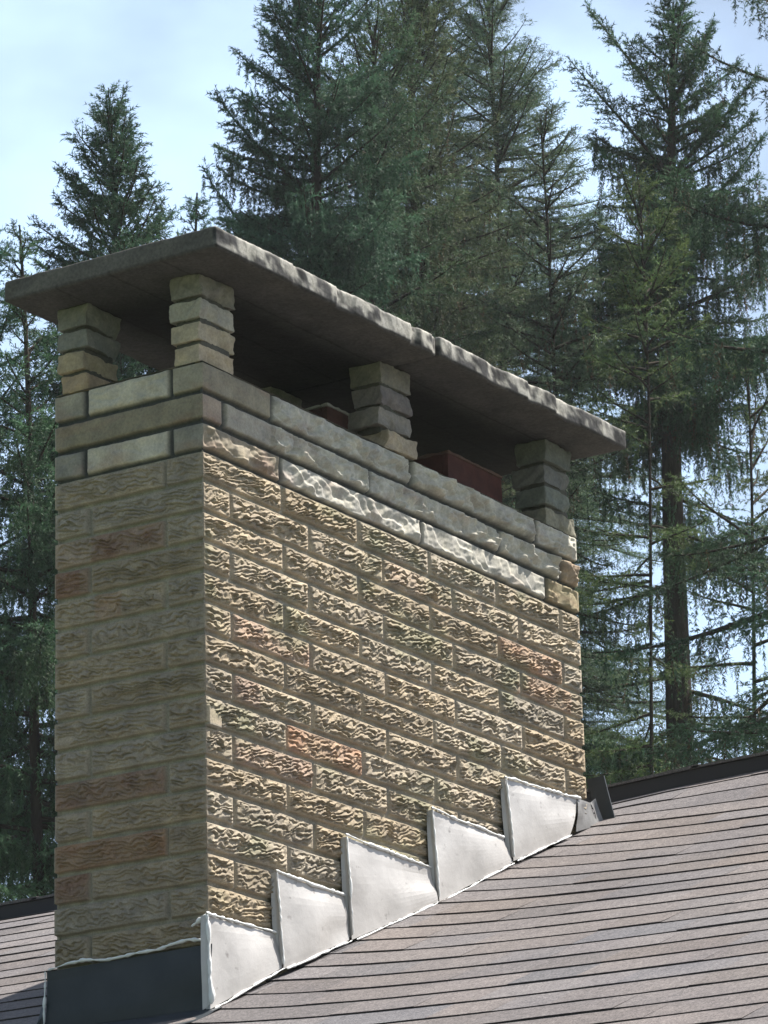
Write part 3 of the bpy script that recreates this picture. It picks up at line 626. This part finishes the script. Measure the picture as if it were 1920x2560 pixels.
def conifer(name, label, top, base_xy, seed, R, per_m=20, zvis=2.2, hang=1.0, dens=1.0, col=(.030, .048, .030), tip=None,
            trunk_r=.11, lat=1.0, up=1.0, nl=.030, nw=.0072, npm=210, colvar=.15, brown=0.0, sparse=0.0, extra=(), cat='spruce tree', rmax=None, bare=0.0, wispy=False, nvis=True, thin=None):
    """top=(x,y,z). R(d)=branch length at distance d below the top; zvis = lowest height drawn in full detail"""
    r = np.random.default_rng(seed); top = np.array(top, float); bs = np.array((base_xy[0], base_xy[1], GZ))
    Ht = top[2] - GZ
    root = empty(name, tuple(bs), label, cat, 'conifers behind the house')
    def axis(d):
        f = np.clip(d / Ht, 0, 1); p = top * (1 - f) + bs * f
        p = np.array(p); p[0] += .05 * math.sin(d * .9 + seed); p[1] += .05 * math.cos(d * .7 + seed); return p
    dd = np.r_[0, np.geomspace(.12, Ht, 40)]; TP = np.array([axis(x) for x in dd])
    Vt, Ft = tubes([TP], [.006], [.01], 10)
    rad = trunk_r * np.clip(dd / Ht, 0, 1) ** .8 * 1.35 + .006; an = np.arange(10) / 10 * 2 * math.pi
    Vt = (TP[:, None, :] + rad[:, None, None] * np.stack([np.cos(an), np.sin(an), 0 * an], -1)[None]).reshape(-1, 3)
    limbs = []; lr0 = []; lr1 = []; S0 = []; S1 = []; SC_ = []; H0 = []; H1 = []; HC = []
    bcol = np.array(col, float) * np.array((.92, 1.18, .95)); tip = None if tip is None else np.array(tip) * np.array((.9, 1.1, .9))
    def add_branch(o, az, ln, e0, e1, droop, c, hs=1.0, full=True):
        n = 9; s = np.linspace(0, 1, n); el = e0 + (e1 - e0) * s ** 1.4 - droop * np.sin(s * math.pi)
        aw = az + .25 * np.cumsum(r.normal(0, .25, n)) * .5
        st = ln / (n - 1) * np.stack([np.cos(el) * np.cos(aw), np.cos(el) * np.sin(aw), np.sin(el)], 1)
        P = o + np.concatenate([[np.zeros(3)], np.cumsum(st[:-1], 0)]); limbs.append(P); lr0.append(.006 + .012 * ln); lr1.append(.003)
        S0.append(P[3 if not wispy else 2:-1]); S1.append(P[4 if not wispy else 3:]); SC_.append(np.tile(c, (len(S0[-1]), 1)))
        if not full: 
            nl_ = int(ln * 6)
        else: nl_ = int(max(4, ln * 30 * lat * dens))
        t_ = .04 + .94 * np.sort(r.random(nl_)) ** .85; q_ = t_ * (n - 1); i = np.minimum(q_.astype(int), n - 2); f = (q_ - i)[:, None]; B0 = P[i] * (1 - f) + P[i + 1] * f
        Tn = P[i + 1] - P[i]; Tn /= np.linalg.norm(Tn, axis=1, keepdims=True)
        side = np.where(np.arange(nl_) % 2 == 0, 1., -1.)[:, None]; Sd = np.cross(Tn, (0, 0, 1.)); Sd /= np.linalg.norm(Sd, axis=1, keepdims=True) + 1e-9
        ll = (.10 + .34 * ln * (1 - t_) ** .8 * np.minimum(1, t_ * 3)) * r.uniform(.6, 1.2, nl_); ll = np.minimum(ll, .55)
        dirv = Tn * .75 + Sd * side * .85 + np.array((0, 0, 1.)) * (r.normal(-.10, .18, nl_) + (.25 if up > 1 else 0))[:, None]; dirv /= np.linalg.norm(dirv, axis=1, keepdims=True)
        mid = B0 + dirv * (ll * .55)[:, None]; dv2 = dirv + np.array((0, 0, -.35 * hs)); dv2 /= np.linalg.norm(dv2, axis=1, keepdims=True); end = mid + dv2 * (ll * .45)[:, None]
        cc = c * np.clip(1 + r.normal(0, colvar, nl_), .5, 1.8)[:, None]
        if tip is not None:
            wv = (r.random(nl_) < .35)[:, None]; cc = np.where(wv, cc * .4 + np.array(tip) * .6, cc)
        S0.extend([B0, mid]); S1.extend([mid, end]); SC_.extend([cc, cc])
        # little side shoots
        for sg in (-1, 1):
            q0 = B0 + (mid - B0) * .7; sv = np.cross(dirv, (0, 0, 1.)) * sg * .8 + dirv * .7 + r.normal(0, .2, (nl_, 3)); sv /= np.linalg.norm(sv, axis=1, keepdims=True) + 1e-9
            S0.append(q0); S1.append(q0 + sv * (ll * .35)[:, None]); SC_.append(cc)
        # hanging branchlets
        nh = int(ln * 42 * hs * hang * dens)
        if nh > 0 and hs > 0:
            t2 = .06 + .92 * r.random(nh); q_ = t2 * (n - 1); i = np.minimum(q_.astype(int), n - 2); f = (q_ - i)[:, None]; B1 = P[i] * (1 - f) + P[i + 1] * f
            B1 = B1 + Sd[0] * r.normal(0, .07, nh)[:, None] + r.normal(0, .02, (nh, 3))
            hl = r.uniform(.07, .32, nh) * (.5 + .6 * np.minimum(ln, 1.2)) * hs
            dv = np.stack([r.normal(0, .13, nh), r.normal(0, .13, nh), -np.ones(nh)], 1); E1 = B1 + dv * hl[:, None]
            ch = c * np.clip(1 + r.normal(-.1, colvar, nh), .4, 1.7)[:, None]
            if brown: 
                wv = (r.random(nh) < brown)[:, None]; ch = np.where(wv, np.array((.085, .060, .034)), ch)
            S0.append(B1); S1.append(E1); SC_.append(ch)
    # leader and its crown of upright shoots
    S0.append(np.array([axis(0)])); S1.append(np.array([axis(.35)])); SC_.append(np.array([bcol]))
    d = .10
    while d < Ht - 1.2:
        z = top[2] - d; vis = z > zvis
        pm = per_m * (1 if vis else .16); 
        if r.random() < sparse: d += 1 / pm; continue
        rb = R(d) * r.uniform(.62, 1.12)
        if rmax: rb = min(rb, rmax)
        # angle: steep near the top, drooping lower
        e0 = math.radians(up * 58 * math.exp(-d / 1.9) + 4 - 22 * (1 - math.exp(-d / 3.5))) + r.normal(0, .13)
        e1 = e0 + math.radians(12 + 16 * math.exp(-d / 2)) ; dr_ = math.radians(10) * min(1, d / 2.0)
        hs = min(1.0, .12 + d / 2.2) if not wispy else .35
        c = bcol * (1 + r.normal(0, colvar)) + np.array((1, .7, .1)) * max(0, r.normal(0, .006))
        if thin and d > thin[0]:
            if r.random() > thin[1]: d += 1 / pm; continue
        add_branch(axis(d), r.uniform(0, 2 * math.pi), rb, e0, e1, dr_, c, hs, vis)
        d += 1 / pm
    for (dz_, az, ln, e0, e1, hs) in extra:
        add_branch(axis(dz_), az, ln, e0, e1, .05, bcol, hs)
    Vl, Fl = tubes(limbs, lr0, lr1, 4); mk('trunk', np.concatenate([Vt, Vl]), np.concatenate([gridF(len(dd), 10, True), Fl + len(Vt)]), M_BARK, root)
    P0 = np.concatenate(S0); P1 = np.concatenate(S1); CC = np.concatenate(SC_)
    low = P0[:, 2] < zvis - .3
    V1, C1 = needles(P0[~low], P1[~low], npm, nl, nw, r, CC[~low])
    V2_, C2_ = needles(P0[low], P1[low], 16, nl * 2.2, nw * 2.6, r, CC[low]) if low.any() else (np.zeros((0, 3)), np.zeros((0, 3)))
    V = np.concatenate([V1, V2_]); C = np.concatenate([C1, C2_])
    mk('crown', V, np.arange(len(V)).reshape(-1, 3), M_LEAF, root, col=C)
    return root
DG = (.056, .090, .058); BG = (.060, .100, .076); OL = (.080, .100, .048); BR = (.082, .092, .058); TL = (.044, .088, .072)
RIGHT = math.radians(-58); LEFT = math.radians(122)
conifer('spruce_tree', 'tall dark spruce with upswept top and bare trunk, right of the chimney', (18.414, 8.402, 10.407), (18.22, 8.78), 3,
        lambda d: .12 + .48 * d ** .62 if d < 3 else 1.06 + .13 * (d - 3), per_m=36, zvis=2.9, hang=1.8, dens=1.0, col=DG, trunk_r=.15, brown=.10, thin=(3.6, .17),
        extra=((1.0, LEFT, 1.15, 1.05, 1.0, .25), (.9, RIGHT, .8, 1.1, 1.2, .25), (1.5, LEFT + .17, 1.25, .9, .9, .35), (1.5, RIGHT, 1.15, .85, 1.0, .35), (2.0, RIGHT + .17, 1.2, .75, 1.1, .5)))
conifer('spruce_tree', 'broad dark blue-green spruce behind the middle of the cap slab', (15.349, 9.689, 9.729), (15.28, 9.80), 4,
        lambda d: .45 + .26 * d ** .8 if d < 3 else 1.1 + .10 * (d - 3), per_m=38, zvis=2.6, hang=1.6, dens=1.0, col=BG, trunk_r=.13,
        extra=((1.7, LEFT, 1.1, .75, 1.1, .4), (2.4, LEFT + .14, 1.25, .70, 1.2, .5), (.9, LEFT, .6, 1.0, 1.2, .2), (1.2, RIGHT, .6, .9, 1.2, .2)))
conifer('hemlock_tree', 'thin feathery pale-green conifer with a slender trunk, left one of the two', (22.661, 13.086, 13.802), (22.5, 13.3), 5,
        lambda d: .6 + .16 * d, per_m=46, zvis=3.5, hang=.9, dens=1.15, col=(.085, .115, .085), tip=(.15, .17, .11), trunk_r=.07, lat=1.3, up=.95, nl=.034, nw=.006, npm=85, wispy=True, cat='hemlock tree')
conifer('hemlock_tree', 'thin feathery pale-green conifer with arching outer sprays, right one of the two', (22.070, 12.123, 13.010), (21.9, 12.35), 6,
        lambda d: .4 + .36 * d ** .8, per_m=46, zvis=3.5, hang=.8, dens=1.1, col=(.082, .110, .082), tip=(.15, .16, .10), trunk_r=.07, lat=1.4, up=1.0, nl=.034, nw=.006, npm=85, wispy=True, cat='hemlock tree')
conifer('spruce_tree', 'small pointed young spruce rising above the left end of the cap slab', (12.861, 9.765, 7.922), (12.88, 9.74), 7,
        lambda d: .14 + .40 * d ** .75, per_m=60, zvis=4.6, hang=.9, dens=1.1, col=(.050, .082, .058), trunk_r=.06, npm=170, rmax=.75)
conifer('spruce_tree', 'slim leaning spruce tip at the far left, beyond the slab corner', (11.680, 9.665, 6.638), (12.0, 9.3), 8,
        lambda d: .07 + .22 * d if d < 1.3 else .36 + .5 * (d - 1.3), per_m=26, zvis=2.2, hang=1.2, dens=1.0, col=DG, trunk_r=.05, rmax=1.0, npm=160)
conifer('spruce_tree', 'big drooping spruce filling the left edge beside the chimney', (13.108, 11.084, 7.174), (13.14, 11.05), 9,
        lambda d: .30 + .42 * d ** .8, per_m=20, zvis=2.2, hang=1.7, dens=1.0, col=TL, trunk_r=.10, rmax=1.6, npm=150)
conifer('spruce_tree', 'tiny spruce tip just showing over the near corner of the slab', (14.004, 9.891, 7.659), (13.97, 9.93), 10,
        lambda d: .05 + .18 * d, per_m=30, zvis=5.0, hang=.4, dens=1.0, col=BG, trunk_r=.05, rmax=.5)
conifer('spruce_tree', 'near spruce at the right edge sending heavy drooping boughs into view', (13.619, 4.548, 8.6), (13.42, 4.90), 11,
        lambda d: .5 + .45 * d ** .8, per_m=7, zvis=2.0, hang=1.5, dens=.8, col=(.048, .074, .052), trunk_r=.15, rmax=2.0, brown=.12, up=.4, npm=150)
conifer('spruce_tree', 'brownish bushy conifer in the middle of the tree mass', (18.280, 10.667, 10.987), (18.18, 10.85), 12,
        lambda d: .4 + .36 * d ** .7, per_m=36, zvis=3.0, hang=.8, dens=.85, col=BR, tip=(.13, .12, .07), trunk_r=.10, brown=.10, up=1.2, rmax=1.15, npm=170)
conifer('spruce_tree', 'grey-green loose conifer above the right half of the slab', (17.065, 8.791, 9.061), (16.95, 9.0), 13,
        lambda d: .2 + .34 * d ** .75, per_m=22, zvis=3.2, hang=.8, dens=.85, col=(.072, .088, .066), tip=(.13, .14, .10), trunk_r=.03, brown=.15, rmax=.7, thin=(3.2, .16), npm=150)
conifer('spruce_tree', 'olive-green rounded conifer in front of the tall right-hand spruce', (16.507, 7.732, 8.086), (16.4, 7.92), 14,
        lambda d: .22 + .30 * d ** .6, per_m=22, zvis=3.6, hang=.4, dens=.9, col=OL, tip=(.14, .15, .06), trunk_r=.012, rmax=.5, thin=(1.7, .3), npm=150)
conifer('spruce_tree', 'low olive conifer at the right edge above the ridge vent', (15.923, 6.684, 6.228), (15.85, 6.82), 15,
        lambda d: .25 + .40 * d ** .6, per_m=8, zvis=2.2, hang=.5, dens=.7, col=(.080, .090, .044), tip=(.12, .13, .07), trunk_r=.018, rmax=.7, npm=150)
conifer('spruce_tree', 'dense deep-green conifer tucked between the broad spruce and the brownish one', (16.393, 9.913, 9.846), (16.3, 10.05), 16,
        lambda d: .4 + .30 * d ** .8, per_m=36, zvis=2.8, hang=.9, dens=.9, col=(.062, .090, .060), tip=(.10, .115, .06), trunk_r=.10, rmax=1.0, npm=150)

# ------------------------------------------------------------------ scattering box added to lift the dark trees, standing in for lens glare
m = bpy.data.materials.new('glare_veil'); m.use_nodes = True; t = m.node_tree; t.nodes.remove(t.nodes['Principled BSDF'])
pv = t.nodes.new('ShaderNodeVolumePrincipled'); pv.inputs['Color'].default_value = (.93, .97, 1, 1); pv.inputs['Density'].default_value = .0005; pv.inputs['Anisotropy'].default_value = .35
t.links.new(pv.outputs[0], t.nodes['Material Output'].inputs['Volume'])
mb = MB(); mb.box((-16, -14, GZ - 1), (34, 26, 16)); mb.build('glare_veil', m, kind='stuff')
